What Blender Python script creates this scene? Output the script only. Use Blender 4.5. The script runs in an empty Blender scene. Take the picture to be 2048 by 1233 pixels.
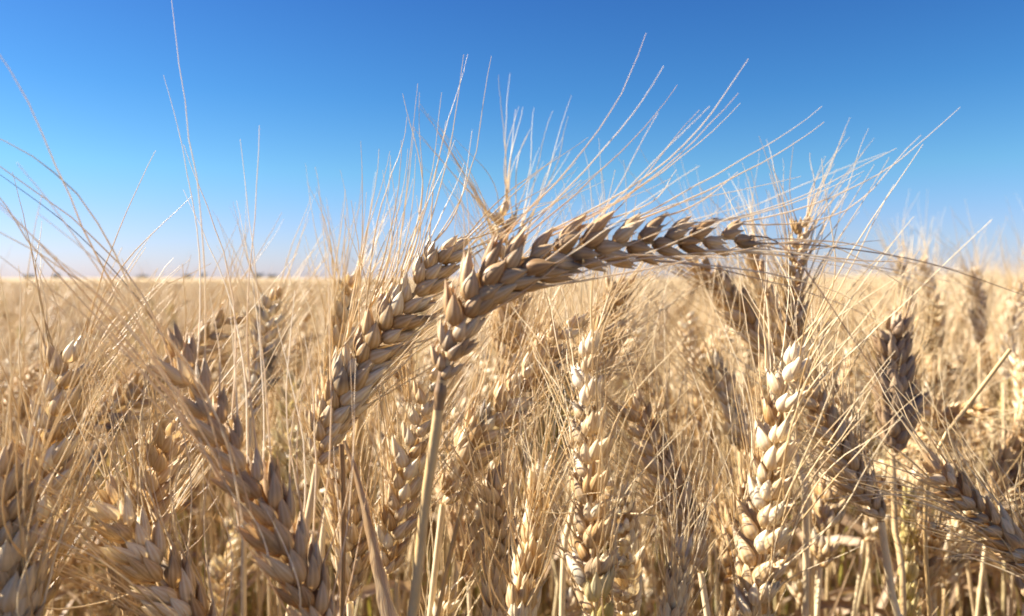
import bpy, math, random
import numpy as np
from mathutils import Vector, Matrix

# ------------------------------------------------------------------ camera, sky, sun, exposure
S = bpy.context.scene
COL = S.collection
FPX = 1560.0                       # focal length in pixels of the 2048-wide photograph
CAM_H = 1.05
PITCH = math.radians(2.2)
cd = bpy.data.cameras.new('camera')
cam = bpy.data.objects.new('camera', cd); COL.objects.link(cam)
cam.location = (0, 0, CAM_H)
cam.rotation_euler = (math.radians(90) - PITCH, 0, 0)
cd.sensor_width = 36.0
cd.lens = 36.0 * FPX / 2048.0
cd.clip_start = 0.02
cd.clip_end = 6000
cd.dof.use_dof = True
cd.dof.focus_distance = 0.25
cd.dof.aperture_fstop = 14.0
S.camera = cam

SUN_EL = math.radians(35)
SUN_AZ = math.radians(-80)         # from +Y (view direction) towards +X; negative = to the left
w = bpy.data.worlds.new('World'); S.world = w; w.use_nodes = True
nt = w.node_tree
bg = nt.nodes['Background']
sky = nt.nodes.new('ShaderNodeTexSky'); sky.sky_type = 'NISHITA'
sky.sun_disc = False
sky.sun_elevation = SUN_EL
sky.sun_rotation = SUN_AZ
sky.altitude = 0
sky.air_density = 1.0; sky.dust_density = 0.3; sky.ozone_density = 2.5
tcw = nt.nodes.new('ShaderNodeTexCoord'); sxw = nt.nodes.new('ShaderNodeSeparateXYZ')
nt.links.new(tcw.outputs['Generated'], sxw.inputs[0])
rw = nt.nodes.new('ShaderNodeValToRGB'); ew = rw.color_ramp.elements     # the air's own tint by height above the horizon
SKYTINT = [(0.0, (0.72, 0.74, 1.12)), (0.07, (0.68, 0.77, 1.08)), (0.13, (0.60, 0.83, 1.0)), (0.22, (0.50, 0.73, 0.97)), (0.42, (0.44, 0.55, 0.88))]
while len(ew) < len(SKYTINT): ew.new(.5)
for q_, (p_, c_) in zip(ew, SKYTINT): q_.position = p_; q_.color = (*c_, 1)
nt.links.new(sxw.outputs['Z'], rw.inputs['Fac'])
mw = nt.nodes.new('ShaderNodeMix'); mw.data_type = 'RGBA'; mw.blend_type = 'MULTIPLY'; mw.inputs['Factor'].default_value = 1
hsv = nt.nodes.new('ShaderNodeHueSaturation')
hsv.inputs['Saturation'].default_value = 1.12
nt.links.new(sky.outputs[0], mw.inputs['A']); nt.links.new(rw.outputs[0], mw.inputs['B']); nt.links.new(mw.outputs['Result'], hsv.inputs['Color'])
nt.links.new(hsv.outputs[0], bg.inputs['Color'])
bg.inputs['Strength'].default_value = 0.0465

sl = bpy.data.lights.new('sun', 'SUN'); sun = bpy.data.objects.new('sun', sl); COL.objects.link(sun)
sl.energy = 5.0; sl.angle = math.radians(0.5); sl.color = (1.0, 0.915, 0.80)
sd = Vector((math.sin(SUN_AZ) * math.cos(SUN_EL), math.cos(SUN_AZ) * math.cos(SUN_EL), math.sin(SUN_EL)))
sun.rotation_euler = sd.to_track_quat('Z', 'Y').to_euler()
S.view_settings.view_transform = 'Standard'
S.view_settings.look = 'None'
S.view_settings.exposure = 1.66
S.view_settings.gamma = 1.0
S.render.engine = 'CYCLES'
S.cycles.filter_width = 1.8
S.cycles.max_bounces = 7
S.cycles.diffuse_bounces = 3
S.cycles.transmission_bounces = 3

CAMM = Matrix.Translation(cam.location) @ cam.rotation_euler.to_matrix().to_4x4()
def P(px, py, d):
    """a point d metres ahead of the lens, seen at this pixel of the photograph"""
    return np.array(CAMM @ Vector(((px - 1024) / FPX * d, (616.5 - py) / FPX * d, -d)))
VIEW = np.array(CAMM.to_3x3() @ Vector((0, 0, 1)))      # towards the camera

# ------------------------------------------------------------------ materials
def mat(name):
    m = bpy.data.materials.new(name); m.use_nodes = True
    t = m.node_tree; t.nodes.clear()
    return m, t, t.nodes.new, t.links.new

def ramp(n, stops):
    r = n('ShaderNodeValToRGB'); e = r.color_ramp.elements
    while len(e) < len(stops): e.new(0.5)
    for k, (p, c) in enumerate(stops):
        e[k].position = p; e[k].color = (*c, 1)
    return r

def straw_material(name, stops, stain=0.0, transl=0.3, rough=0.5, ribs=0.0, low=None, objvar=0.5, bump=0.35):
    m, t, n, l = mat(name)
    out = n('ShaderNodeOutputMaterial')
    at = n('ShaderNodeAttribute'); at.attribute_name = 'rnd'
    oi = n('ShaderNodeObjectInfo')
    tc = n('ShaderNodeTexCoord')
    nz = n('ShaderNodeTexNoise'); nz.inputs['Scale'].default_value = 160; nz.inputs['Detail'].default_value = 4
    l(tc.outputs['Object'], nz.inputs['Vector'])
    a = n('ShaderNodeMath'); a.operation = 'MULTIPLY_ADD'; a.inputs[1].default_value = 0.55
    l(at.outputs['Fac'], a.inputs[0])
    b = n('ShaderNodeMath'); b.operation = 'MULTIPLY_ADD'; b.inputs[1].default_value = objvar; b.inputs[2].default_value = -0.12 - (objvar - 0.35) * 0.45
    l(oi.outputs['Random'], b.inputs[0]); 
    uvn = n('ShaderNodeAttribute'); uvn.attribute_name = 'hu'
    sx = n('ShaderNodeSeparateXYZ'); l(uvn.outputs['Vector'], sx.inputs[0])
    vm = n('ShaderNodeMath'); vm.operation = 'MULTIPLY_ADD'; vm.inputs[1].default_value = 0.35
    l(sx.outputs['Y'], vm.inputs[0]); l(b.outputs[0], vm.inputs[2]); l(vm.outputs[0], a.inputs[2])
    c = n('ShaderNodeMath'); c.operation = 'MULTIPLY_ADD'; c.inputs[1].default_value = 0.6; c.use_clamp = True
    l(nz.outputs['Fac'], c.inputs[0])
    c2 = n('ShaderNodeMath'); c2.operation = 'SUBTRACT'; c2.inputs[1].default_value = 0.2
    l(a.outputs[0], c2.inputs[0]); l(c2.outputs[0], c.inputs[2])
    r = ramp(n, stops)
    if ribs:
        k1 = n('ShaderNodeMath'); k1.operation = 'MULTIPLY'; k1.inputs[1].default_value = 62
        k2 = n('ShaderNodeMath'); k2.operation = 'SINE'; k3 = n('ShaderNodeMath'); k3.operation = 'MULTIPLY_ADD'; k3.inputs[1].default_value = 0.13
        l(sx.outputs['X'], k1.inputs[0]); l(k1.outputs[0], k2.inputs[0]); l(k2.outputs[0], k3.inputs[0]); l(c.outputs[0], k3.inputs[2]); l(k3.outputs[0], r.inputs['Fac'])
    else:
        l(c.outputs[0], r.inputs['Fac'])
    colour = r.outputs['Color']
    # pale/green tint along the length of the husk (base darker and yellower, tip bleached)
    if stain > 0:
        n2 = n('ShaderNodeTexNoise'); n2.inputs['Scale'].default_value = 75; n2.inputs['Detail'].default_value = 3
        l(tc.outputs['Object'], n2.inputs['Vector'])
        ad = n('ShaderNodeMath'); ad.operation = 'ADD'; l(n2.outputs['Fac'], ad.inputs[0])
        sc = n('ShaderNodeMath'); sc.operation = 'MULTIPLY'; sc.inputs[1].default_value = 0.10
        l(oi.outputs['Random'], sc.inputs[0]); l(sc.outputs[0], ad.inputs[1])
        rr = ramp(n, [(0.62, (0, 0, 0)), (0.80, (1, 1, 1))])
        l(ad.outputs[0], rr.inputs['Fac'])
        mx = n('ShaderNodeMix'); mx.data_type = 'RGBA'
        st = n('ShaderNodeMath'); st.operation = 'MULTIPLY'; st.inputs[1].default_value = stain
        l(rr.outputs['Color'], st.inputs[0]); l(st.outputs[0], mx.inputs['Factor'])
        l(colour, mx.inputs['A']); mx.inputs['B'].default_value = (0.13, 0.095, 0.075, 1)
        colour = mx.outputs['Result']
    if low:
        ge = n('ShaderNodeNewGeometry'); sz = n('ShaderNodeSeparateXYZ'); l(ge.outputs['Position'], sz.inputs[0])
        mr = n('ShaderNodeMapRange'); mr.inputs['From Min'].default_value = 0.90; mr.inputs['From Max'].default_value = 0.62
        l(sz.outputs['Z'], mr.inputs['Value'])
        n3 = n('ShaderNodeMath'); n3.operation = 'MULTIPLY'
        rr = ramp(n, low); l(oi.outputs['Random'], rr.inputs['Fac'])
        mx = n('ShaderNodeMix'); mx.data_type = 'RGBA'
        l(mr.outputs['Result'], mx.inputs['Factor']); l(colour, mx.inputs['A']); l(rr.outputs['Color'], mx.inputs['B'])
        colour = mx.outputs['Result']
    pb = n('ShaderNodeBsdfPrincipled'); pb.inputs['Roughness'].default_value = rough
    pb.inputs['Specular IOR Level'].default_value = 0.55
    l(colour, pb.inputs['Base Color'])
    # lengthwise nerves
    wv = n('ShaderNodeMath'); wv.operation = 'MULTIPLY'; wv.inputs[1].default_value = 34 if ribs else 8
    l(sx.outputs['X'], wv.inputs[0])
    sn = n('ShaderNodeMath'); sn.operation = 'SINE'; l(wv.outputs[0], sn.inputs[0])
    nf = n('ShaderNodeTexNoise'); nf.inputs['Scale'].default_value = 900; nf.inputs['Detail'].default_value = 2
    l(tc.outputs['Object'], nf.inputs['Vector'])
    sm = n('ShaderNodeMath'); sm.operation = 'MULTIPLY_ADD'; sm.inputs[1].default_value = 0.5
    l(sn.outputs[0], sm.inputs[0]); l(nf.outputs['Fac'], sm.inputs[2])
    bp = n('ShaderNodeBump'); bp.inputs['Strength'].default_value = bump; bp.inputs['Distance'].default_value = 0.0002
    l(sm.outputs[0], bp.inputs['Height']); l(bp.outputs['Normal'], pb.inputs['Normal'])
    if transl > 0:
        tr = n('ShaderNodeBsdfTranslucent')
        g = n('ShaderNodeMix'); g.data_type = 'RGBA'; g.blend_type = 'MULTIPLY'; g.inputs['Factor'].default_value = 1
        l(colour, g.inputs['A']); g.inputs['B'].default_value = (1.0, 0.89, 0.64, 1)
        l(g.outputs['Result'], tr.inputs['Color'])
        ms = n('ShaderNodeMixShader'); ms.inputs['Fac'].default_value = transl
        l(pb.outputs[0], ms.inputs[1]); l(tr.outputs[0], ms.inputs[2]); l(ms.outputs[0], out.inputs['Surface'])
    else:
        l(pb.outputs[0], out.inputs['Surface'])
    return m

M_HUSK = straw_material('ripe_husk', [(0.0, (0.36, 0.19, 0.065)), (0.3, (0.56, 0.36, 0.15)), (0.65, (0.76, 0.57, 0.325)), (1.0, (0.90, 0.80, 0.57))],
                        stain=0.9, transl=0.24, rough=0.42, ribs=1)
M_PALEHUSK = straw_material('bleached_husk', [(0.0, (0.52, 0.36, 0.19)), (0.5, (0.74, 0.58, 0.37)), (1.0, (0.90, 0.81, 0.63))], stain=0.4, transl=0.24, rough=0.45, ribs=1)
M_DARK = straw_material('mouldy_husk', [(0.0, (0.26, 0.16, 0.08)), (0.5, (0.42, 0.28, 0.16)), (1.0, (0.60, 0.45, 0.28))], stain=0.9, transl=0.2, rough=0.5, ribs=1)
M_BROWN = straw_material('brown_shaded_husk', [(0.0, (0.33, 0.175, 0.07)), (0.35, (0.50, 0.31, 0.14)), (0.7, (0.65, 0.45, 0.24)), (1.0, (0.78, 0.62, 0.39))],  # browner ripe husk; the arching ear's shade is put into this colour
                        stain=0.9, transl=0.25, rough=0.5, ribs=1)
M_HUSKG = straw_material('greenish_husk', [(0.0, (0.42, 0.34, 0.08)), (0.4, (0.62, 0.50, 0.20)), (1.0, (0.78, 0.68, 0.42))],
                         stain=0.3, transl=0.28, rough=0.42, ribs=1)
M_GREY = straw_material('weathered_husk', [(0.0, (0.36, 0.21, 0.09)), (0.5, (0.56, 0.38, 0.19)), (1.0, (0.76, 0.59, 0.36))],
                        stain=0.9, transl=0.25, rough=0.5, ribs=1)
M_AWN = straw_material('awn_bristle', [(0.0, (0.50, 0.33, 0.14)), (0.4, (0.72, 0.54, 0.28)), (1.0, (0.90, 0.79, 0.55))],
                       transl=0.30, rough=0.35, bump=0.0)
M_PALEAWN = straw_material('pale_awn_bristle', [(0.0, (0.62, 0.45, 0.27)), (0.4, (0.82, 0.68, 0.48)), (1.0, (0.93, 0.87, 0.74))], transl=0.4, rough=0.4, bump=0.0)
M_DARKAWN = straw_material('dark_awn_bristle', [(0.0, (0.12, 0.07, 0.045)), (1.0, (0.30, 0.19, 0.12))], transl=0.0, rough=0.4)
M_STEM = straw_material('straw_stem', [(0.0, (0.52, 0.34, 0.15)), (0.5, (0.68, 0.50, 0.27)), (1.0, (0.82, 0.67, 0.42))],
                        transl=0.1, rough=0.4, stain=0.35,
                        low=[(0.0, (0.34, 0.20, 0.06)), (0.45, (0.46, 0.29, 0.10)), (0.75, (0.38, 0.30, 0.07)), (1.0, (0.22, 0.26, 0.04))])  # straw turns greener low down; shade there is also painted in as brown
M_OLDSTEM = straw_material('weathered_straw', [(0.0, (0.34, 0.20, 0.07)), (0.5, (0.50, 0.33, 0.14)), (1.0, (0.66, 0.48, 0.24))], transl=0.0, rough=0.45, stain=0.5)
M_DARKSTEM = straw_material('brown_stem', [(0.0, (0.11, 0.06, 0.025)), (1.0, (0.30, 0.18, 0.08))], transl=0.0, rough=0.45)
M_LEAF = straw_material('dry_leaf', [(0.0, (0.24, 0.14, 0.07)), (0.5, (0.42, 0.28, 0.15)), (1.0, (0.66, 0.50, 0.33))],
                        transl=0.35, rough=0.5, ribs=1, stain=0.7)
M_BLEACHED = straw_material('bleached_leaf', [(0.0, (0.36, 0.19, 0.09)), (0.5, (0.60, 0.40, 0.24)), (1.0, (0.88, 0.76, 0.58))], transl=0.25, rough=0.45, ribs=1, stain=0.5)
M_GREEN = straw_material('green_blade', [(0.0, (0.10, 0.15, 0.02)), (0.6, (0.30, 0.33, 0.05)), (1.0, (0.55, 0.50, 0.12))], transl=0.4, rough=0.5)

# ------------------------------------------------------------------ mesh builder
def unit(v):
    return v / (np.linalg.norm(v) + 1e-12)

class MB:
    def __init__(s): s.v = []; s.f = []; s.r = []; s.h = []; s.n = 0
    def grid(s, V, rnd, u, vv, closed):
        """V: (rows, cols, 3)"""
        R, C, _ = V.shape
        idx = np.arange(R * C).reshape(R, C) + s.n
        if closed:
            nxt = np.roll(idx, -1, axis=1); a = idx[:-1]; b = nxt[:-1]; c = nxt[1:]; d = idx[1:]
        else:
            a = idx[:-1, :-1]; b = idx[:-1, 1:]; c = idx[1:, 1:]; d = idx[1:, :-1]
        s.f.append(np.stack([a, b, c, d], -1).reshape(-1, 4))
        s.v.append(V.reshape(-1, 3)); s.n += R * C
        s.r.append(np.full(R * C, rnd))
        hh = np.zeros((R, C, 3)); hh[..., 0] = u[None, :]; hh[..., 1] = vv[:, None]
        s.h.append(hh.reshape(-1, 3))
    def mesh(s, name, m, origin=None):
        V = np.concatenate(s.v).astype(np.float32); F = np.concatenate(s.f).astype(np.int32)
        if origin is not None: V = V - np.asarray(origin, dtype=np.float32)
        me = bpy.data.meshes.new(name)
        me.vertices.add(len(V)); me.vertices.foreach_set('co', V.ravel())
        me.loops.add(F.size); me.loops.foreach_set('vertex_index', F.ravel())
        me.polygons.add(len(F)); me.polygons.foreach_set('loop_start', np.arange(0, F.size, 4, dtype=np.int32))
        me.polygons.foreach_set('use_smooth', np.ones(len(F), dtype=bool))
        me.update(calc_edges=True)
        a = me.attributes.new('rnd', 'FLOAT', 'POINT'); a.data.foreach_set('value', np.concatenate(s.r).astype(np.float32))
        a = me.attributes.new('hu', 'FLOAT_VECTOR', 'POINT'); a.data.foreach_set('vector', np.concatenate(s.h).astype(np.float32).ravel())
        me.materials.append(m)
        return me

def husk(mb, base, Y, X, L, W, D, arc, bow, rnd, nu=9, nv=8, beak=0.0, rng=None):
    """one husk: Y its length axis, X the way its back faces"""
    Y = unit(Y); X = unit(X - Y * X.dot(Y)); Z = np.cross(X, Y)
    v = np.linspace(0, 1, nv); v = v ** 0.9
    pr = (v + 0.03) ** 0.55 * np.clip(1 - v, 0, 1) ** 1.15; pr = pr / pr.max()
    pr = np.maximum(pr, 0.13 * np.clip(1.25 - v, 0, 1) * (v > .5))
    if beak: pr = np.maximum(pr, 0.10 * (1 - v))
    closed = arc > 6.2
    a = np.linspace(-arc / 2, arc / 2, nu + (0 if closed else 1), endpoint=not closed)
    keel = 1 + 0.20 * np.exp(-(a / 0.28) ** 2) - 0.08 * np.exp(-((np.abs(a) - 0.75) / 0.3) ** 2)
    cl = base[None] + Y[None] * (L * v)[:, None] + X[None] * (bow * np.sin(np.pi * v * 0.9) + bow * 1.3 * v ** 4)[:, None]
    V = cl[:, None, :] + X[None, None] * (D * pr[:, None] * (np.cos(a) * keel)[None])[..., None] + Z[None, None] * (W * pr[:, None] * np.sin(a)[None])[..., None]
    mb.grid(V, rnd, a / 6.283, v, closed)
    return cl[-1], unit(cl[-1] - cl[-2])

def tube(mb, pts, rad, rnd, ns=3, flat=None):
    pts = np.asarray(pts, float); n = len(pts)
    rad = np.broadcast_to(np.asarray(rad, float), (n,))
    T = np.gradient(pts, axis=0); T /= (np.linalg.norm(T, axis=1, keepdims=True) + 1e-12)
    ref = np.array([0.31, 0.77, 0.12]) if abs(T[0].dot(unit(np.array([0.31, 0.77, 0.12])))) < 0.9 else np.array([1., 0, 0])
    A = ref[None] - T * (T @ ref)[:, None]; A /= np.linalg.norm(A, axis=1, keepdims=True); B = np.cross(T, A)
    an = np.arange(ns) * 2 * np.pi / ns
    V = pts[:, None] + rad[:, None, None] * (A[:, None] * np.cos(an)[None, :, None] + B[:, None] * np.sin(an)[None, :, None])
    mb.grid(V, rnd, an / 6.283, np.linspace(0, 1, n), True)

def awn_pts(p0, d0, d1, L, n, rng):
    t = np.linspace(0, 1, n)[:, None]
    k = unit(d1) - unit(d0)
    wob = rng.normal(0, 0.045, 3)
    kink = rng.normal(0, 0.006, (n, 3)) * np.sin(np.pi * t)
    return p0 + L * (unit(d0) * t + k * (t - t ** 2 / 2) * 0.85 + wob * np.sin(t * 4.2) * 0.9 + kink * 0.3)

def spline(cp, n):
    """Catmull-Rom through the control points, resampled to n evenly spaced points"""
    cp = np.asarray(cp, float)
    if len(cp) == 2: cp = np.array([cp[0], (cp[0] + cp[1]) / 2, cp[1]])
    q = np.vstack([2 * cp[0] - cp[1], cp, 2 * cp[-1] - cp[-2]])
    out = []
    for i in range(1, len(q) - 2):
        t = np.linspace(0, 1, 24, endpoint=False)[:, None]
        a, b, c, d = q[i - 1], q[i], q[i + 1], q[i + 2]
        out.append(0.5 * (2 * b + (c - a) * t + (2 * a - 5 * b + 4 * c - d) * t ** 2 + (3 * b - a - 3 * c + d) * t ** 3))
    out = np.vstack(out + [cp[-1:]])
    s = np.concatenate([[0], np.cumsum(np.linalg.norm(np.diff(out, axis=0), axis=1))])
    u = np.linspace(0, s[-1], n)
    return np.stack([np.interp(u, s, out[:, k]) for k in range(3)], 1), s[-1]

def leafblade(mb, pts, width, rnd, up, twist=0.0, fold=0.35):
    pts = np.asarray(pts, float); n = len(pts)
    T = np.gradient(pts, axis=0); T /= np.linalg.norm(T, axis=1, keepdims=True)
    t = np.linspace(0, 1, n)
    wd = width * np.minimum(1, t * 6 + 0.45) * (1 - t ** 2.2) + 0.0001
    V = np.zeros((n, 5, 3))
    for i in range(n):
        A = unit(np.cross(T[i], up)); B = np.cross(A, T[i])
        a = twist * t[i]; A2 = A * math.cos(a) + B * math.sin(a); B2 = -A * math.sin(a) + B * math.cos(a)
        for k, x in enumerate((-1, -0.5, 0, 0.5, 1)):
            V[i, k] = pts[i] + A2 * wd[i] * x * 0.5 + B2 * wd[i] * fold * abs(x) * 0.5
    mb.grid(V, rnd, np.array([0, .25, .5, .75, 1.]), t, False)

def build_ear(path, length, N0, rng, spikelets=20, size=1.0, awn_len=0.07, awn_spread=1.0, hq=True, aw_r=0.00026, mode='mesh',
              open_=1.0, awn_bias=None, taper=0.72, awns3=0.45, slim=1.0, sparse=0.0):
    """returns lists: spikelet builders and awn builders, one MB each (mode='parts') or all in one (mode='mesh')"""
    n = len(path)
    T = np.gradient(path, axis=0); T /= np.linalg.norm(T, axis=1, keepdims=True)
    N = N0
    nu, nv = (11, 9) if hq else (6, 6)
    na = 12 if hq else 7
    one = MB(); beard = MB(); sp = []; aws = []
    ra = MB()
    zz = []
    for k in range(spikelets + 1):
        f = k / spikelets
        i = min(n - 1, int(round(0.93 * f ** 1.12 * (n - 1))))
        t = T[i]; Nn = unit(N0 - t * t.dot(N0)); B = np.cross(t, Nn)
        side = 1 if k % 2 == 0 else -1
        terminal = k == spikelets
        X = B * side
        sc = size * 0.94 * (0.6 + 0.4 * min(1, f * 5)) * (1 - (1 - taper) * max(0, (f - 0.45) / 0.55)) * rng.uniform(0.84, 1.12)
        p = path[i] + X * 0.0003 * size
        zz.append(p)
        if mode == 'mesh' and not hq and not terminal and rng.random() < 0.05: continue
        mb = MB() if mode == 'parts' else one
        lst = []
        ang = math.radians(rng.uniform(12, 27)) * open_
        if terminal: ang = math.radians(4); X = B
        rb = rng.uniform(0.15, 0.85)
        Yd = t * math.cos(ang) + X * math.sin(ang)
        for s in (1, -1):
            # glume: a broad open shell on the flank of the spikelet, meeting the opposite row along the middle
            Yg = unit(Yd - X * 0.06 + Nn * s * rng.uniform(0.08, 0.20) + rng.normal(0, 0.08, 3))
            Xg = unit(X * (0.12 + (0.3 if terminal else 0)) + Nn * s * 0.95 + rng.normal(0, 0.08, 3))
            bs = p + X * 0.0008 * sc + Nn * s * 0.0015 * sc
            L = 0.0108 * sc * rng.uniform(0.9, 1.08)
            tip, td = husk(mb, bs, Yg, Xg, L, 0.0029 * sc * slim, 0.0021 * sc * slim, 3.6, 0.0007 * sc, np.clip(rb + rng.normal(0, 0.2), 0, 1), nu, nv)
            if hq: tube(mb, awn_pts(tip - td * 0.0012 * sc, td, td + Xg * 0.3, 0.0035 * sc * rng.uniform(.5, 1.8), 4, rng), [0.00032, 0.00022, 0.0001, 0.00005], rb, 3)
            # lateral floret behind it, its pointed tip and awn showing on the outer side
            Yf = unit(Yd + X * rng.uniform(0.04, 0.14) + Nn * s * rng.uniform(0.06, 0.18) + rng.normal(0, 0.05, 3))
            Xf = unit(X * 0.6 + Nn * s * 0.75)
            bf = p + X * 0.0026 * sc + Nn * s * 0.0010 * sc + t * 0.0014 * sc
            L = 0.0128 * sc * rng.uniform(0.92, 1.08)
            tip, td = husk(mb, bf, Yf, Xf, L, 0.0022 * sc * slim, 0.0019 * sc * slim, 6.283, 0.0007 * sc, np.clip(rb + rng.normal(0, 0.2), 0, 1), nu, nv)
            lst.append((tip, td, X, s))
            # third floret, thin papery flap between the two
            if hq or rng.random() < 0.5:
                bf = p + X * 0.0034 * sc + Nn * s * 0.0004 * sc + t * 0.0030 * sc
                tip, td = husk(mb, bf, unit(Yd + X * rng.uniform(0.12, 0.3) + Nn * s * .1 + rng.normal(0, .06, 3)), unit(X * .9 + Nn * s * .5), 0.0118 * sc * rng.uniform(.85, 1.1), 0.0016 * sc * slim, 0.0013 * sc * slim, 3.4, 0.0004 * sc, np.clip(rb + rng.normal(0.15, 0.2), 0, 1), nu, nv)
                if rng.random() < 0.35: lst.append((tip, td, X, s))
        # middle floret, furthest out
        bf = p + X * 0.0038 * sc + t * 0.0030 * sc
        tip, td = husk(mb, bf, unit(Yd + X * 0.22 + rng.normal(0, .05, 3)), X, 0.0118 * sc, 0.0020 * sc * slim, 0.0017 * sc * slim, 6.283, 0.0005 * sc, np.clip(rb + rng.normal(0, 0.2), 0, 1), nu, nv)
        if rng.random() < awns3: lst.append((tip, td, X, 0))
        if mode == 'parts': sp.append(mb)
        for (tip, td, X_, s) in lst:
            if f < 0.1 and rng.random() < 0.5: continue
            if (not hq and rng.random() < 0.22) or rng.random() < sparse: continue
            a = MB() if mode == 'parts' else beard
            d1 = unit(t + X_ * rng.uniform(0.10, 0.42) * awn_spread + Nn * (s * rng.uniform(0.0, 0.34) + rng.normal(0, .08)) * awn_spread + rng.normal(0, 0.12, 3) * awn_spread)
            if awn_bias is not None: d1 = unit(d1 + np.asarray(awn_bias) * rng.uniform(0.3, 1.0))
            L = awn_len * size * rng.uniform(0.72, 1.15) * (0.72 + 0.28 * min(1, f * 3))
            if rng.random() < 0.15: L *= rng.uniform(0.2, 0.6)
            rr = aw_r * rng.uniform(0.85, 1.15)
            q = awn_pts(tip - td * 0.0012, td, d1, L, na, rng)
            tube(a, q, np.linspace(rr, rr * 0.25, na), rng.uniform(0, 1), 5 if hq else 3)
            if mode == 'parts': aws.append(a)
    tube(ra, np.array(zz), np.linspace(0.0011, 0.0006, len(zz)) * size, 0.3, 6)
    return sp, aws, one, beard, ra

# ------------------------------------------------------------------ object helpers
def part(name, mb, m, parent, origin=None):
    o = bpy.data.objects.new(name, mb.mesh(name, m, origin)); COL.objects.link(o)
    if parent is not None: o.parent = parent
    return o

def thing(name, label, cat, loc, group=None):
    o = bpy.data.objects.new(name, None); COL.objects.link(o)
    o.location = tuple(loc); o.empty_display_size = 0.02
    o['label'] = label; o['category'] = cat
    if group: o['group'] = group
    return o

def tag(o, label=None, cat=None, group=None, kind=None):
    if label: o['label'] = label
    if cat: o['category'] = cat
    if group: o['group'] = group
    if kind: o['kind'] = kind
    return o

def stem_mb(cp, r0, r1, rng, node=None):
    NS = 110
    pts, L = spline(cp, NS)
    rad = np.linspace(r0, r1, NS)
    mb = MB(); tube(mb, pts, rad, rng.uniform(0, 1), 8)
    # leaf nodes: short swollen rings
    for f in (0.35, 0.62):
        i = int(f * (NS - 1)); q = pts[i:i + 2]
        d = unit(q[1] - q[0]); c = pts[i]
        tube(mb, [c - d * 0.004, c - d * 0.0015, c + d * 0.0015, c + d * 0.004], [rad[i] * 1.02, rad[i] * 1.45, rad[i] * 1.45, rad[i] * 1.02], 0.1, 8)
    return mb, pts

# ------------------------------------------------------------------ the stalks one can tell apart
HERO = []
def stalk(label, ear, stem, ground, roll=0, size=1.0, awn=0.07, spread=1.0, spk=20, husk_m=None, split=True, seed=1,
          stem_r=0.0013, bias=None, open_=1.0, stem_m=None, awn_m=None, leaf=None, taper=0.72, slim=1.0, sparse=0.0, low_m=None, top_m=None, extra=None, awns3=0.45, dark_neck=False, beard_r=0.00026):
    rng = np.random.default_rng(seed)
    husk_m = husk_m or M_HUSK
    gp = np.array([ground[0], ground[1], 0.0])
    root = thing('wheat_stalk', label, 'wheat stalk', gp, 'wheat stalks standing near the camera')
    path, L = spline([P(*p) for p in ear], 60)
    a = math.radians(roll)
    t0 = unit(path[30] - path[0])
    Nv = unit(VIEW - t0 * t0.dot(VIEW)); Bv = np.cross(t0, Nv)
    N0 = Nv * math.cos(a) + Bv * math.sin(a)
    sp, aws, one, beard, ra = build_ear(path, L, N0, rng, spk, size, awn, spread, True, beard_r, 'parts' if split else 'mesh', open_, bias, taper, awns3, slim, sparse)
    if split:
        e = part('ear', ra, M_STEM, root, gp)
        for k_, mb in enumerate(sp):
            hm = low_m if (low_m and k_ < 6 and k_ % 2 == 0) else (top_m if (top_m and k_ > len(sp) - 5) else husk_m)
            part('spikelet', mb, hm, e, gp)
        for mb in aws: part('awn', mb, awn_m or M_AWN, e, gp)
        for ex in (extra or []):
            q, _ = spline([P(*p) for p in ex], 24); mb = MB(); tube(mb, q, np.linspace(0.00022, 0.00008, 24), 0.5, 4)
            tag(part('awn', mb, M_DARKAWN, e, gp), 'long dark curling awn')
    else:
        e = part('ear', one, husk_m, root, gp)
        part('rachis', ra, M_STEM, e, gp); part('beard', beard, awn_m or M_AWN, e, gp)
    sp3 = [P(*p) for p in stem]
    last = sp3[-1]; prev = sp3[-2] if len(sp3) > 1 else path[0]
    d = unit(last - prev)
    dz = last[2]
    cps = sp3 + [last + d * 0.10, gp * 0.75 + last * 0.25 + np.array([0, 0, -0.05]), gp]
    cps = [path[0] + unit(path[3] - path[0]) * 0.003] + cps if np.linalg.norm(cps[0] - path[0]) > 0.002 else cps
    mb, pts = stem_mb(cps[::-1], stem_r * 1.5, stem_r, rng)
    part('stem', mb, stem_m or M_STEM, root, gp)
    if dark_neck:
        nb = MB()
        qq, _ = spline([path[2], path[0], sp3[0] * .75 + sp3[1] * .25, sp3[0] * .4 + sp3[1] * .6], 12)
        tube(nb, qq, stem_r * np.array([.85, .95, 1.0, .95, .98, 1.05, 1.2, 1.3, 1.12, 1.08, 1.06, 1.03]), 0.2, 8); part('collar', nb, M_DARKSTEM, root, gp)
    for lf in (leaf or []):
        q, _ = spline([P(*p) for p in lf['p']], 28); mb = MB()
        leafblade(mb, q, lf['w'], 0.6, VIEW + np.array([0.3, 0, 0.2]), lf.get('tw', 1.0)); part('leaf', mb, lf.get('m', M_LEAF), root, gp)
    HERO.append(root)
    return root

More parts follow.
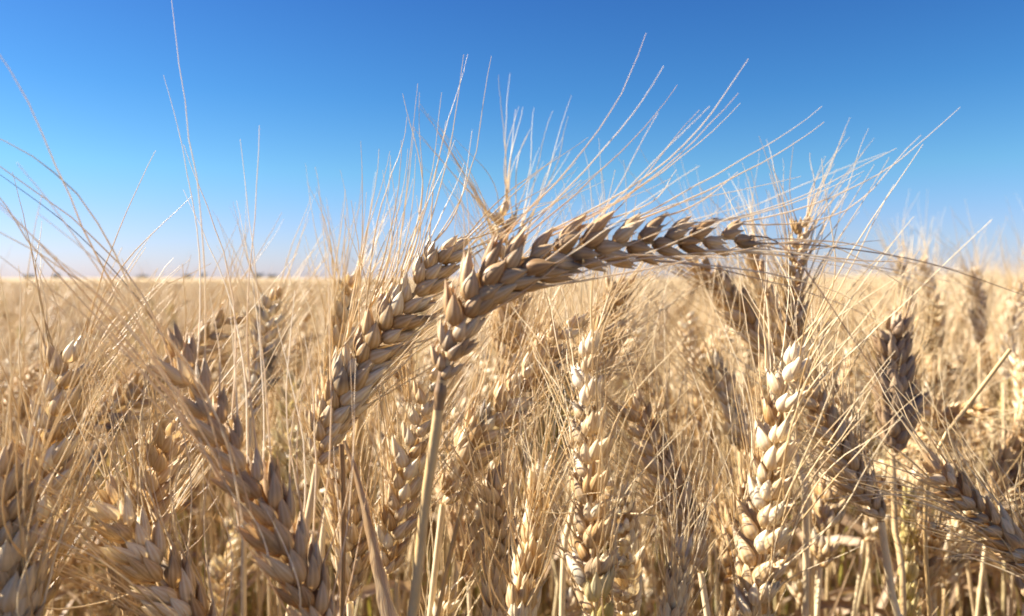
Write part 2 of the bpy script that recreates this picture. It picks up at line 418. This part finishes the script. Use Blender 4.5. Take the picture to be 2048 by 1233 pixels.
# the arching one, across the middle
stalk('tall wheat stalk whose long ear arches over to the right against the sky',
      [(884, 757, .200), (905, 690, .200), (945, 606, .200), (1030, 540, .200), (1150, 500, .202), (1330, 482, .205), (1520, 474, .208)],
      [(884, 760, .2), (872, 860, .2), (850, 1010, .2), (826, 1233, .2)], (-0.03, 0.21), roll=-8, size=0.85, slim=1.03, awn=0.084, spread=0.36, spk=28, sparse=0.4, awn_m=M_PALEAWN, seed=11, open_=0.9, awns3=0.12, beard_r=0.00025,
      stem_r=0.0014, husk_m=M_BROWN, bias=(1.15, 0, 0.40), taper=0.66, dark_neck=True, stem_m=M_OLDSTEM,       extra=[[(1500, 472, .208), (1550, 482, .205), (1610, 540, .2), (1700, 670, .195), (1780, 790, .19)],
             [(1480, 486, .208), (1640, 492, .207), (1850, 525, .205), (2060, 595, .203)]])
# the plump one leaning right
stalk('plump pale ear leaning right beneath the arching ear, lit on its left side',
      [(636, 925, .262), (655, 860, .262), (705, 760, .262), (790, 640, .264), (905, 478, .266)],
      [(636, 928, .262), (622, 1010, .262), (598, 1120, .262), (570, 1290, .262)], (-0.10, 0.27), roll=6, slim=1.04, size=1.02, awn=0.062, spread=1.0, spk=27, seed=5, stem_r=0.0014)
# close ear leaning left
stalk('brownish ear nearest the lens, slanting up left, tall awns in the sky',
      [(660, 1330, .198), (615, 1195, .198), (545, 1040, .198), (455, 890, .198), (385, 775, .198), (330, 668, .198)],
      [(662, 1335, .198), (690, 1430, .2), (710, 1560, .21)], (-0.05, 0.23), roll=58, size=0.95, slim=0.88, open_=0.85, awn=0.09, spread=0.5, sparse=0.35, awn_m=M_PALEAWN, spk=23, seed=21,
      husk_m=M_BROWN, bias=(0.5, 0.05, 0.3), awns3=0.08,
      extra=[[(335, 690, .198), (270, 590, .198), (140, 455, .198), (-20, 335, .198)]])
stalk('tan ear at the lower left pointing up to the left, below the large slanting ear',
      [(450, 1370, .215), (400, 1270, .215), (330, 1170, .215), (265, 1080, .215), (205, 985, .215)],
      [(455, 1380, .215), (480, 1480, .2)], (-0.09, 0.22), roll=62, size=0.95, slim=0.9, open_=0.85, awn=0.062, spread=1.1, spk=18, seed=31)
stalk('upright golden ear near the left edge, its upper half bright',
      [(70, 1215, .235), (80, 1060, .235), (92, 900, .235), (118, 780, .237), (140, 690, .24)],
      [(68, 1220, .235), (60, 1400, .235)], (-0.15, 0.25), roll=10, size=1.0, awn=0.055, awns3=0.2, spread=1.0, spk=20, seed=41)
stalk('shaded ear cut off by the bottom left corner of the view',
      [(35, 1330, .19), (15, 1200, .19), (5, 1080, .19), (-10, 930, .19)],
      [(36, 1335, .19), (40, 1500, .19)], (-0.12, 0.2), roll=0, size=1.0, awn=0.06, spk=18, seed=42, husk_m=M_GREY)
stalk('bleached grey white ear behind the tan one at the lower left',
      [(250, 1230, .245), (275, 1090, .245), (305, 980, .245), (345, 850, .245)],
      [(248, 1235, .245), (240, 1400, .245)], (-0.12, 0.27), roll=60, size=0.95, awn=0.06, spk=18, seed=43, husk_m=M_GREY)
stalk('slim ear standing left of the bare lower straw of the arching stalk',
      [(772, 1145, .272), (790, 1050, .272), (815, 930, .272), (845, 820, .274), (872, 735, .276)],
      [(770, 1150, .272), (778, 1320, .272)], (-0.045, 0.29), roll=5, size=0.86, awn=0.062, spk=19, seed=51)
stalk('ear slanting right just right of the arching stalk, its tip under the arch',
      [(888, 1005, .30), (930, 925, .30), (990, 840, .30), (1065, 745, .302), (1150, 632, .306)],
      [(886, 1008, .30), (875, 1100, .30), (855, 1280, .30)], (-0.03, 0.32), roll=4, size=0.98, awn=0.066, spk=21, seed=52, open_=0.9)
stalk('knobbly upright ear with a pale tip and greenish husks low down, right of centre',
      [(1205, 1290, .222), (1188, 1180, .222), (1182, 1040, .222), (1178, 890, .222), (1172, 780, .222), (1176, 672, .222)],
      [(1206, 1292, .222), (1212, 1450, .222)], (0.03, 0.24), roll=-58, size=0.80, slim=1.05, awn=0.052, spread=0.9, spk=21, seed=63, low_m=M_HUSKG, top_m=M_PALEHUSK, open_=1.15)
stalk('stout knobbly ear with a whitish top standing upright at the right',
      [(1500, 1300, .232), (1512, 1180, .232), (1527, 1040, .232), (1545, 900, .232), (1568, 780, .232), (1588, 690, .232)],
      [(1499, 1303, .232), (1495, 1450, .232)], (0.07, 0.25), roll=-58, size=0.86, slim=1.05, awn=0.066, spread=0.9, spk=21, seed=64, top_m=M_PALEHUSK, open_=1.15)
stalk('brown ear slanting up to the left at the lower right edge, awns swept left',
      [(2130, 1190, .235), (2060, 1120, .235), (1985, 1050, .235), (1920, 990, .235), (1855, 930, .235)],
      [(2132, 1192, .235), (2200, 1290, .24)], (0.18, 0.29), roll=20, size=0.70, awn=0.066, spread=1.1, spk=20, seed=65, husk_m=M_BROWN)
stalk('yellow ear rising behind the bend of the arching ear, tip against the sky',
      [(1012, 760, .35), (1018, 680, .35), (1022, 600, .35), (1015, 500, .35), (1000, 408, .35)],
      [(1010, 765, .35), (1010, 1000, .35)], (0.0, 0.37), roll=15, size=0.9, awn=0.062, spk=20, seed=66, split=False)
stalk('slender golden ear just right of the tip of the arching ear, pointing straight up',
      [(1582, 710, .34), (1586, 630, .34), (1588, 540, .34), (1604, 438, .34)],
      [(1582, 715, .34), (1590, 900, .34)], (0.13, 0.36), roll=10, size=0.72, awn=0.062, spk=20, seed=67, split=False, slim=0.9)
stalk('blurred yellowish ear directly under the tip of the arching ear',
      [(1560, 720, .38), (1545, 640, .38), (1520, 560, .38), (1497, 480, .38)],
      [(1562, 725, .38), (1580, 900, .38)], (0.15, 0.4), roll=40, size=0.74, awn=0.05, spk=18, seed=68, split=False)
stalk('dark grey brown upright ear alone in the lit crop at the right',
      [(1785, 905, .36), (1795, 830, .36), (1788, 740, .36), (1782, 645, .36)],
      [(1785, 910, .36), (1790, 1060, .36)], (0.19, 0.38), roll=0, size=1.15, awn=0.03, spk=19, seed=69, split=False, husk_m=M_DARK)
stalk('whitish ear at the bottom edge, right of the arching straw, tip up right',
      [(1035, 1290, .24), (1050, 1180, .24), (1068, 1080, .24), (1078, 960, .24)],
      [(1034, 1292, .24), (1030, 1400, .24)], (0.0, 0.25), roll=85, size=0.95, awn=0.055, spk=19, seed=70)
stalk('brown ear slanting up to the left between the two knobbly upright ears',
      [(1400, 1140, .31), (1370, 1050, .31), (1320, 940, .31), (1262, 800, .31)],
      [(1402, 1145, .31), (1425, 1300, .31)], (0.09, 0.33), roll=15, size=1.0, awn=0.062, spk=20, seed=71, husk_m=M_GREY)
stalk('short ear with green tinged husks beside the pale tipped knobbly ear',
      [(1060, 1010, .30), (1085, 920, .30), (1115, 830, .30), (1130, 760, .30)],
      [(1058, 1015, .30), (1050, 1200, .30)], (0.01, 0.32), roll=30, size=0.9, awn=0.055, spk=15, seed=72, husk_m=M_HUSKG, split=False)
stalk('bright narrow ear leaning right behind the knobbly ear at the centre right',
      [(1160, 860, .33), (1180, 760, .33), (1212, 660, .33), (1245, 560, .33)],
      [(1158, 865, .33), (1150, 1000, .33)], (0.03, 0.35), roll=10, size=0.92, awn=0.062, spk=20, seed=73, split=False)
stalk('dim ear slanting up to the left, right of the stout whitish topped ear',
      [(1760, 1040, .29), (1710, 960, .29), (1660, 870, .29), (1600, 750, .29)],
      [(1762, 1043, .29), (1785, 1200, .29)], (0.15, 0.31), roll=10, size=0.82, awn=0.055, spk=20, seed=74, husk_m=M_GREY, split=False)
stalk('ear in deep shade hidden behind the thin dark brown straw',
      [(700, 1200, .285), (705, 1100, .285), (695, 1000, .285), (680, 890, .285)],
      [(700, 1205, .285), (705, 1350, .285)], (-0.07, 0.3), roll=0, size=0.9, awn=0.055, spk=18, seed=75, split=False)
stalk('small ear whose tip just shows at the bottom edge, left of the stout ear',
      [(1330, 1340, .25), (1345, 1250, .25), (1362, 1120, .25)],
      [(1330, 1342, .25), (1325, 1450, .25)], (0.05, 0.26), roll=80, size=0.95, awn=0.045, spk=16, seed=76, split=False)
stalk('ear with splayed awns at the bottom, left of the whitish one',
      [(985, 1290, .27), (1000, 1190, .27), (1000, 1080, .27), (985, 960, .27)],
      [(985, 1295, .27), (985, 1400, .27)], (-0.01, 0.29), roll=50, size=0.95, awn=0.05, spk=18, seed=77, split=False, husk_m=M_GREY)
stalk('shadowed ear lying almost flat behind the large slanting ear',
      [(130, 890, .38), (230, 820, .38), (350, 730, .38), (475, 625, .38)],
      [(128, 893, .38), (60, 990, .38), (20, 1150, .38)], (-0.25, 0.4), roll=20, size=1.0, awn=0.06, spk=20, seed=78, split=False, husk_m=M_GREY)
stalk('pale upright ear behind, between the slanting ear nearest the lens and the plump ear',
      [(505, 830, .37), (520, 750, .37), (532, 670, .37), (545, 585, .37)],
      [(504, 835, .37), (500, 1000, .37)], (-0.13, 0.39), roll=10, size=0.85, awn=0.06, spk=18, seed=79, split=False)
stalk('bright ear upright directly behind the left side of the plump ear',
      [(660, 800, .36), (668, 720, .36), (685, 640, .36), (700, 560, .36)],
      [(660, 805, .36), (655, 1000, .36)], (-0.09, 0.38), roll=60, size=0.9, awn=0.06, spk=18, seed=80, split=False)
stalk('blurred ear slanting up to the left below the right half of the arch',
      [(1530, 710, .42), (1490, 640, .42), (1430, 560, .42), (1380, 520, .42)],
      [(1532, 712, .42), (1560, 850, .42)], (0.15, 0.44), roll=10, size=1.0, awn=0.06, spk=18, seed=81, split=False)
stalk('small brown ear low in the middle distance left of the stout whitish topped ear',
      [(1480, 900, .36), (1460, 830, .36), (1425, 730, .36)],
      [(1481, 903, .36), (1490, 1050, .36)], (0.11, 0.38), roll=30, size=0.95, awn=0.055, spk=15, seed=82, split=False)

for q_, lab in (([(1815, 700, .62), (1812, 610, .62), (1800, 512, .62)], 'blurred thin ear poking above the skyline, left one of a pair at the right'),
                ([(1880, 690, .66), (1868, 610, .66), (1845, 520, .66)], 'blurred thin ear poking above the skyline, right one of a pair at the right'),
                ([(1960, 690, .62), (1955, 620, .62), (1948, 540, .62)], 'blurred straight ear at the skyline, rightmost of the upright ones there'),
                ([(2008, 760, .58), (2022, 660, .58), (2045, 555, .58)], 'blurred ear leaning right, at the right edge just below the skyline')):
    g_ = P(q_[0][0], 616, q_[0][2])
    stalk(lab, q_, [(q_[0][0], q_[0][1] + 5, q_[0][2]), (q_[0][0], q_[0][1] + 150, q_[0][2])], (g_[0], g_[1]), roll=20, size=0.85, awn=0.055, spk=18, seed=int(q_[0][0]), split=False, husk_m=M_PALEHUSK)

def dead_straw(label, pts, ground, w_, m, kind):
    gp = np.array([ground[0], ground[1], 0.]); rng = np.random.default_rng(3)
    root = thing('dead_straw', label, 'straw', gp)
    cp = [P(*p) for p in pts]; d = unit(cp[-1] - cp[-2])
    full = cp + [cp[-1] + d * 0.08, gp * .7 + cp[-1] * .3, gp]
    if kind == 'leaf':
        q, _ = spline(cp, 40); mb = MB(); t = np.linspace(0, 1, 40)
        V = np.zeros((40, 7, 3)); T = np.gradient(q, axis=0)
        for i in range(40):
            A = unit(np.cross(T[i], VIEW)); B = unit(np.cross(A, T[i]))
            ww = w_ * (0.22 + 0.78 * t[i] ** 1.2)
            for k, x in enumerate(np.linspace(-1, 1, 7)):
                V[i, k] = q[i] + A * ww * x * 0.5 - B * ww * 1.1 * (1 - abs(x)) * (1 if abs(x) > .2 else .4) + A * ww * 0.05 * math.sin(i * .9 + k)
        mb.grid(V, .5, np.linspace(0, 1, 7), t, False); part('blade', mb, m, root, gp)
        q2 = full[len(cp) - 1:]
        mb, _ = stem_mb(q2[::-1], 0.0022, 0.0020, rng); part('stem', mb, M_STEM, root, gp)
    else:
        mb, _ = stem_mb(full[::-1], w_ * .7, w_ * .5, rng); part('stem', mb, m, root, gp)
        # the sheath still clasping it
        q, _ = spline(full, 60); mb = MB(); tube(mb, q[8:26], np.linspace(w_ * .62, w_ * .8, 18), .8, 8); part('sheath', mb, M_LEAF if m is M_STEM else m, root, gp)
    return root
dead_straw('split pinkish white dry leaf blade leaning left beside the arching stalk', [(688, 882, .25), (708, 935, .25), (728, 1010, .248), (752, 1120, .246), (790, 1300, .243)], (-0.03, 0.26), 0.0058, M_BLEACHED, 'leaf')
dead_straw('thin dark brown straw standing straight under the plump ear', [(683, 890, .255), (686, 980, .255), (686, 1100, .255), (684, 1260, .255)], (-0.055, 0.27), 0.0018, M_DARKSTEM, 'stem')
dead_straw('headless tan straw leaning to the right above the lower right ear', [(2020, 700, .29), (1945, 800, .29), (1872, 905, .29), (1850, 1040, .295), (1862, 1280, .30)], (0.17, 0.32), 0.0015, M_OLDSTEM, 'stem')
dead_straw('pale slanting straw behind, just right of the arching stalk', [(955, 905, .27), (935, 980, .27), (905, 1090, .27), (870, 1260, .27)], (-0.05, 0.3), 0.0016, M_OLDSTEM, 'stem')

# ------------------------------------------------------------------ the crop: prototype stalks, copied
PR = np.random.default_rng(77)
def proto_curve(lean, bend, h=0.97, ear=0.085, az=0.0):
    """stalk from the ground, leaning and then bending over in its ear"""
    d = np.array([math.cos(az), math.sin(az), 0.])
    # base -> neck
    neck = np.array([0, 0, h - ear * math.cos(math.radians(lean))]) + d * 0.10 * math.sin(math.radians(lean)) * 1.2
    pts = [np.zeros(3), np.array([0, 0, .3]) + d * .003, np.array([0, 0, .6]) + d * .012, neck * np.array([1, 1, .93]) - d * 0.018 * math.sin(math.radians(lean)), neck]
    a = math.radians(lean); p = neck.copy(); ep = [p.copy()]
    for k in range(6):
        dd = d * math.sin(a) + np.array([0, 0, math.cos(a)])
        p = p + dd * ear / 6; ep.append(p.copy()); a += math.radians(bend) / 6
    return pts, ep

def make_proto(lean, bend, seed, hm, hq=True, roll=0., ear=0.085, spread=1.0, nleaf=1, spk=19):
    rng = np.random.default_rng(seed)
    pts, ep = proto_curve(lean, bend, ear=ear)
    path, L = spline(ep, 50)
    N0 = np.array([math.cos(roll) * 0.05, math.cos(roll), math.sin(roll)]); N0 = unit(np.array([-math.sin(roll) * .9, math.cos(roll), .1]))
    sp, aws, one, beard, ra = build_ear(path, L, N0, rng, spk, rng.uniform(0.86, 1.0), 0.066, spread, False, 0.00024, 'mesh', rng.uniform(.85, 1.1), awns3=0.2)
    out = {}
    out['ear'] = one.mesh('ear', hm); out['beard'] = beard.mesh('beard', M_AWN)
    mb, sp_ = stem_mb(pts, 0.0018, 0.0011, rng)
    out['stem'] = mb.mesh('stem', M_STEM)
    out['leaves'] = []
    for k in range(nleaf):
        lf = MB()
        i = int(rng.uniform(55, 96)); b = sp_[i]; az = rng.uniform(0, 6.28)
        d = np.array([math.cos(az), math.sin(az), 0]); LL = rng.uniform(.10, .2)
        q, _ = spline([b, b + d * LL * .15 + np.array([0, 0, LL * .35]), b + d * LL * .5 + np.array([0, 0, LL * .4]), b + d * LL * .8 + np.array([0, 0, LL * rng.uniform(-.3, .2)])], 16)
        leafblade(lf, q, rng.uniform(.004, .008), rng.uniform(0, 1), np.array([0, 0, 1.]), rng.uniform(-4, 4))
        out['leaves'].append(lf.mesh('leaf', M_LEAF))
    return out

specs = [(4, 6), (8, 12), (14, 20), (20, 30), (28, 30), (38, 35), (12, 55), (24, 75), (6, 0), (46, 20), (30, 95), (16, 8)]
mats = [M_HUSK, M_HUSK, M_GREY, M_HUSK, M_HUSK, M_HUSK, M_HUSK, M_GREY, M_HUSKG, M_HUSK, M_HUSK, M_HUSK]
PROT = [make_proto(le, be, 100 + i, mats[i], roll=PR.uniform(0, 3.14), ear=PR.uniform(.072, .095), spread=PR.uniform(1.1, 1.9), nleaf=1 + i % 2, spk=int(PR.integers(17, 22))) for i, (le, be) in enumerate(specs)]

def place_rot(az, tilt, taz, sc, x, y, z=0):
    return Matrix.Translation((x, y, z)) @ Matrix.Rotation(tilt, 4, Vector((math.cos(taz), math.sin(taz), 0))) @ Matrix.Rotation(az, 4, 'Z') @ Matrix.Scale(sc, 4)

# scatter positions: jittered grid with spacing that opens up with distance
R = random.Random(9)
def rise(x, y):  # metres          # the crop stands a little higher to the right
    return 0.034 * max(-0.6, min(1.6, x / (0.35 + 0.55 * y))) * min(1, y / 0.5)
cand = []
def scatter(y0, y1, step, ang):
    y = y0
    while y < y1:
        half = y * math.tan(math.radians(ang)) + 0.12
        x = -half
        while x < half:
            cand.append((x + R.uniform(-.5, .5) * step, y + R.uniform(-.5, .5) * step))
            x += step
        y += step
scatter(0.34, 1.6, 0.042, 37)
scatter(1.6, 4.0, 0.055, 38)
scatter(4.0, 9.0, 0.085, 40)
scatter(9.0, 16.0, 0.15, 40)
cand = [c for c in cand if c[1] > 0.32 and not (c[1] < 0.44 and -0.75 < c[0] / c[1] < -0.2)]
# keep a small clearing behind the hero ears so the lit gap under the arch stays open
def hidden_gap(x, y):
    return y < 0.62 and 0.02 < x / y < 0.34 and R.random() < 0.35
cand = [c for c in cand if not hidden_gap(*c)]
cand.sort(key=lambda c: math.hypot(c[0], c[1]))
def draw(x, y):
    k = R.choices(range(12), weights=[11, 11, 6, 10, 9, 6, 6, 3, 5, 2, 2, 10])[0]
    rz = rise(x, y)
    top = 0.985 + rz + R.gauss(0, 0.022) - (0.03 if y < 0.5 else 0)
    top = min(top, CAM_H - 0.005 + 0.35 * rz + 0.02 * min(1.0, y))
    az = R.uniform(0, 6.283)
    if R.random() < 0.45: az = R.gauss(0.0, 0.9)
    return k, az, R.uniform(-.05, .05), R.uniform(0, 3.14), top / 0.97

ORD = ['nearest', 'near', 'middle', 'further']
def region(x, y):
    side = x / y
    if side < -0.42: return 'at the far left'
    if side < -0.18: return 'behind the large slanting ear'
    if side < -0.02: return 'behind the plump leaning ear'
    if side < 0.22: return 'under the arching ear'
    if side < 0.42: return 'behind the stout whitish ear'
    return 'near the right edge'
LOOK = ['upright straw coloured', 'slightly leaning straw coloured', 'leaning weathered grey brown', 'leaning golden', 'well tilted golden', 'strongly tilted pale',
        'curving golden', 'nodding weathered grey brown', 'straight greenish yellow', 'nearly sideways straw coloured', 'drooping golden', 'gently tilted pale']
NIND = 300 - len(HERO)
zv = Vector((0, 0, 1))
for i, (x, y) in enumerate(cand[:NIND]):
    k, az, tilt, taz, sc = draw(x, y)
    dist = 'close behind' if y < .5 else ('a little way back' if y < .75 else 'further back')
    root = bpy.data.objects.new('wheat_stalk', None); COL.objects.link(root); root.empty_display_size = .02
    reg = region(x, y)
    tag(root, '%s stalk %s, %s' % (LOOK[k], reg, dist), 'wheat stalk', '%s wheat stalks %s, %s' % (LOOK[k], reg, dist))
    root.matrix_world = place_rot(az, tilt, taz, sc, x, y)
    e = None
    for nm, me in [('ear', PROT[k]['ear']), ('stem', PROT[k]['stem'])] + [('leaf', q) for q in PROT[k]['leaves']]:
        o = bpy.data.objects.new(nm, me); COL.objects.link(o); o.parent = root
        if nm == 'ear': e = o
    o = bpy.data.objects.new('beard', PROT[k]['beard']); COL.objects.link(o); o.parent = e

# the rest of the crop: one mass of stalks, instanced on points
proto_col = bpy.data.collections.new('crop_kinds')
def joined(k, beard=True):
    """one mesh holding a whole stalk, for the uncountable mass"""
    vs, fs, rs, hs, mi, off = [], [], [], [], [], 0
    ms = []
    for me in [PROT[k]['ear'], PROT[k]['stem'], PROT[k]['beard']] + PROT[k]['leaves']:
        n = len(me.vertices)
        v = np.zeros(n * 3, np.float32); me.vertices.foreach_get('co', v); vs.append(v.reshape(-1, 3))
        f = np.zeros(len(me.loops), np.int32); me.loops.foreach_get('vertex_index', f); fs.append(f.reshape(-1, 4) + off); off += n
        r = np.zeros(n, np.float32); me.attributes['rnd'].data.foreach_get('value', r); rs.append(r)
        h = np.zeros(n * 3, np.float32); me.attributes['hu'].data.foreach_get('vector', h); hs.append(h.reshape(-1, 3))
        mi.append(np.full(len(f) // 4, len(ms), np.int32)); ms.append(me.materials[0])
    b = MB(); b.v = vs; b.f = fs; b.r = rs; b.h = hs; b.n = off
    me = b.mesh('crop_stalk', ms[0])
    for m in ms[1:]: me.materials.append(m)
    me.polygons.foreach_set('material_index', np.concatenate(mi)); me.update()
    o = bpy.data.objects.new('crop_stalk_%02d' % k, me); proto_col.objects.link(o)
for k in range(12): joined(k)

def instanced(name, pts, rots, scs, idx, label):
    me = bpy.data.meshes.new(name); n = len(pts)
    me.vertices.add(n); me.vertices.foreach_set('co', np.asarray(pts, np.float32).ravel())
    a = me.attributes.new('rot', 'FLOAT_VECTOR', 'POINT'); a.data.foreach_set('vector', np.asarray(rots, np.float32).ravel())
    a = me.attributes.new('sc', 'FLOAT', 'POINT'); a.data.foreach_set('value', np.asarray(scs, np.float32))
    a = me.attributes.new('idx', 'INT', 'POINT'); a.data.foreach_set('value', np.asarray(idx, np.int32))
    me.update()
    o = bpy.data.objects.new(name, me); COL.objects.link(o)
    g = bpy.data.node_groups.new('scatter', 'GeometryNodeTree')
    g.interface.new_socket('Geometry', in_out='INPUT', socket_type='NodeSocketGeometry')
    g.interface.new_socket('Geometry', in_out='OUTPUT', socket_type='NodeSocketGeometry')
    N = g.nodes.new; L = g.links.new
    gi = N('NodeGroupInput'); go = N('NodeGroupOutput')
    ci = N('GeometryNodeCollectionInfo'); ci.inputs['Collection'].default_value = proto_col
    ci.inputs['Separate Children'].default_value = True; ci.inputs['Reset Children'].default_value = True
    ip = N('GeometryNodeInstanceOnPoints'); ip.inputs['Pick Instance'].default_value = True
    def attr(nm, ty):
        q = N('GeometryNodeInputNamedAttribute'); q.data_type = ty; q.inputs['Name'].default_value = nm
        return q.outputs['Attribute']
    L(gi.outputs[0], ip.inputs['Points']); L(ci.outputs[0], ip.inputs['Instance'])
    L(attr('idx', 'INT'), ip.inputs['Instance Index']); L(attr('rot', 'FLOAT_VECTOR'), ip.inputs['Rotation']); L(attr('sc', 'FLOAT'), ip.inputs['Scale'])
    L(ip.outputs[0], go.inputs[0])
    md = o.modifiers.new('scatter', 'NODES'); md.node_group = g
    tag(o, label, 'crop', kind='stuff')
    return o
pts, rots, scs, idx = [], [], [], []
far = cand[NIND:]
for x, y in far:
    k, az, tilt, taz, sc = draw(x, y)
    eu = place_rot(az, tilt, taz, 1, 0, 0).to_euler()
    pts.append((x, y, 0)); rots.append(tuple(eu)); scs.append(sc); idx.append(k)
# the same crop goes on to both sides of the lens and behind it, where its shade comes from
yy = -0.7
while yy < 1.7:
    xx = -1.7
    while xx < 1.3:
        x, y = xx + R.uniform(-.022, .022), yy + R.uniform(-.022, .022)
        if math.hypot(x, y) > 0.30 and (y < -0.12 or abs(x) > max(0, y) * 0.76 + 0.20):
            k, az, tilt, taz, sc = draw(x, max(y, .3))
            sc = min(sc, 0.955)
            eu = place_rot(az, tilt, taz, 1, 0, 0).to_euler()
            pts.append((x, y, 0)); rots.append(tuple(eu)); scs.append(sc); idx.append(k)
        xx += 0.046
    yy += 0.046
instanced('wheat_crop', pts, rots, scs, idx, 'dense ripe wheat crop filling the middle distance')

# undergrowth between the straws: dry leaf blades and a little green
def undergrowth(n, name, m, label, seed, wd, hlo, hhi):
    ug = MB(); rr = np.random.default_rng(seed)
    for i in range(n):
        y = 0.3 + 2.2 * rr.random() ** .8; x = rr.uniform(-1, 1) * (y * .8 + .1)
        az = rr.uniform(0, 6.28); d = np.array([math.cos(az), math.sin(az), 0]); h = rr.uniform(hlo, hhi); k = rr.uniform(.02, .16)
        q, _ = spline([np.array([x, y, 0]), np.array([x, y, h * .5]) + d * .01, np.array([x, y, h * .93]) + d * k * .4, np.array([x, y, h * rr.uniform(.85, 1.0)]) + d * k], 10)
        leafblade(ug, q, rr.uniform(*wd), rr.uniform(0, 1), np.array([.1, .2, 1.]), rr.uniform(-3, 3))
    tag(part(name, ug, m, None), label, 'undergrowth', kind='stuff')
undergrowth(5200, 'dry_leaves', M_LEAF, 'withered brown leaf blades low among the straws', 4, (.004, .009), .5, .92)
undergrowth(2200, 'undergrowth', M_GREEN, 'green grass blades growing low among the straws', 5, (.003, .006), .45, .92)

# ------------------------------------------------------------------ ground, far field, far trees
def sheet_material(name, stops, scale, bump):
    m, t, n, l = mat(name); out = n('ShaderNodeOutputMaterial'); tc = n('ShaderNodeTexCoord')
    nz = n('ShaderNodeTexNoise'); nz.inputs['Scale'].default_value = scale; nz.inputs['Detail'].default_value = 8; nz.inputs['Roughness'].default_value = .7
    l(tc.outputs['Object'], nz.inputs['Vector']); r = ramp(n, stops); l(nz.outputs['Fac'], r.inputs['Fac'])
    pb = n('ShaderNodeBsdfPrincipled'); pb.inputs['Roughness'].default_value = .9; l(r.outputs[0], pb.inputs['Base Color'])
    bp = n('ShaderNodeBump'); bp.inputs['Distance'].default_value = bump; l(nz.outputs['Fac'], bp.inputs['Height']); l(bp.outputs[0], pb.inputs['Normal'])
    l(pb.outputs[0], out.inputs['Surface']); return m
M_SOIL = sheet_material('dry_soil', [(.3, (.10, .065, .04)), (.7, (.22, .15, .09))], 14, .02)
M_CANOPY = sheet_material('far_crop', [(.3, (.36, .25, .12)), (.5, (.50, .37, .19)), (.72, (.62, .48, .28))], 9, .05)
me = bpy.data.meshes.new('ground'); G = 3000
me.from_pydata([(-G, -G, 0), (G, -G, 0), (G, G, 0), (-G, G, 0)], [], [(0, 1, 2, 3)]); me.materials.append(M_SOIL)
go_ = bpy.data.objects.new('ground', me); COL.objects.link(go_); go_['kind'] = 'structure'
# the crop beyond the stalks one can see: a ragged sheet at the height of the ears
mb = MB(); rr = np.random.default_rng(8)
ys = np.concatenate([[11.2, 11.3], 11.3 * np.power(2400 / 11.3, np.linspace(0.01, 1, 150))])
us = np.linspace(-1, 1, 240)
V = np.zeros((len(ys), len(us), 3))
for i, y in enumerate(ys):
    V[i, :, 0] = us * (y * 1.15 + 2); V[i, :, 1] = y
    rs_ = np.clip(V[i, :, 0] / (0.35 + 0.55 * y), -.6, 1.6) * 0.028
    V[i, :, 2] = 0.945 + rs_ + (rr.normal(0, 0.022, len(us)) if i > 1 else 0)
V[0, :, 2] = 0.05
mb.grid(V, .5, us, np.linspace(0, 1, len(ys)), False)
tag(part('far_wheat_crop', mb, M_CANOPY, None), 'blurred wheat field running to the horizon', 'crop', kind='stuff')

M_BARK = sheet_material('bark', [(.3, (.05, .04, .03)), (.7, (.10, .08, .06))], 4, .05)
M_TREE = sheet_material('tree_foliage', [(.3, (.03, .05, .03)), (.7, (.07, .10, .05))], 1.5, .1)
def far_tree(px, d, h, wd, label, seed):
    rng = np.random.default_rng(seed)
    p = P(px, 555, d); base = np.array([p[0], p[1], 0.])
    root = thing('tree', label, 'tree', base, 'far trees on the horizon')
    mb = MB(); tube(mb, [(0, 0, 0), (0.1, 0, h * .3), (0, .1, h * .6), (0.1, 0, h * .85)], [.35, .28, .18, .06], .5, 7)
    for a in range(5):
        an = a * 1.3; tube(mb, [(0, 0, h * .3), (math.cos(an) * wd * .2, math.sin(an) * wd * .2, h * .5), (math.cos(an) * wd * .35, math.sin(an) * wd * .35, h * .7)], [.15, .1, .04], .5, 5)
    part('trunk', mb, M_BARK, root)
    mb = MB()
    for c in range(9):
        cc = np.array([rng.uniform(-1, 1) * wd * .36, rng.uniform(-1, 1) * wd * .3, h * rng.uniform(.35, .85)]); rad = wd * rng.uniform(.14, .24)
        q = rng.normal(0, 1, (160, 3)); q /= np.linalg.norm(q, axis=1, keepdims=True); q = cc + q * rad * rng.uniform(.6, 1.08, (160, 1)) * np.array([1, 1, .75])
        for s in q:
            a, b = unit(rng.normal(0, 1, 3)), unit(rng.normal(0, 1, 3)); k = rng.uniform(.18, .4)
            mb.grid(np.array([[s - a * k, s + b * k], [s - b * k, s + a * k]]), .5, np.array([0, 1.]), np.array([0, 1.]), False)
    part('crown', mb, M_TREE, root)
far_tree(375, 620, 4.6, 6, 'dark tree on the horizon, leftmost of the pair right of the tall awns', 1)
far_tree(407, 640, 5.2, 5, 'taller narrow dark tree on the horizon beside another', 2)
far_tree(518, 700, 5.0, 9, 'broad dark tree on the horizon left of the pale upright ear', 3)
far_tree(545, 720, 4.0, 8, 'low dark tree on the horizon touching a broader one', 4)
far_tree(112, 700, 4.4, 8, 'dark tree on the horizon at the far left', 5)
far_tree(60, 800, 3.8, 12, 'very low wide tree at the left end of the horizon', 6)
far_tree(285, 820, 3.8, 12, 'faint low tree on the horizon between the tree groups', 7)
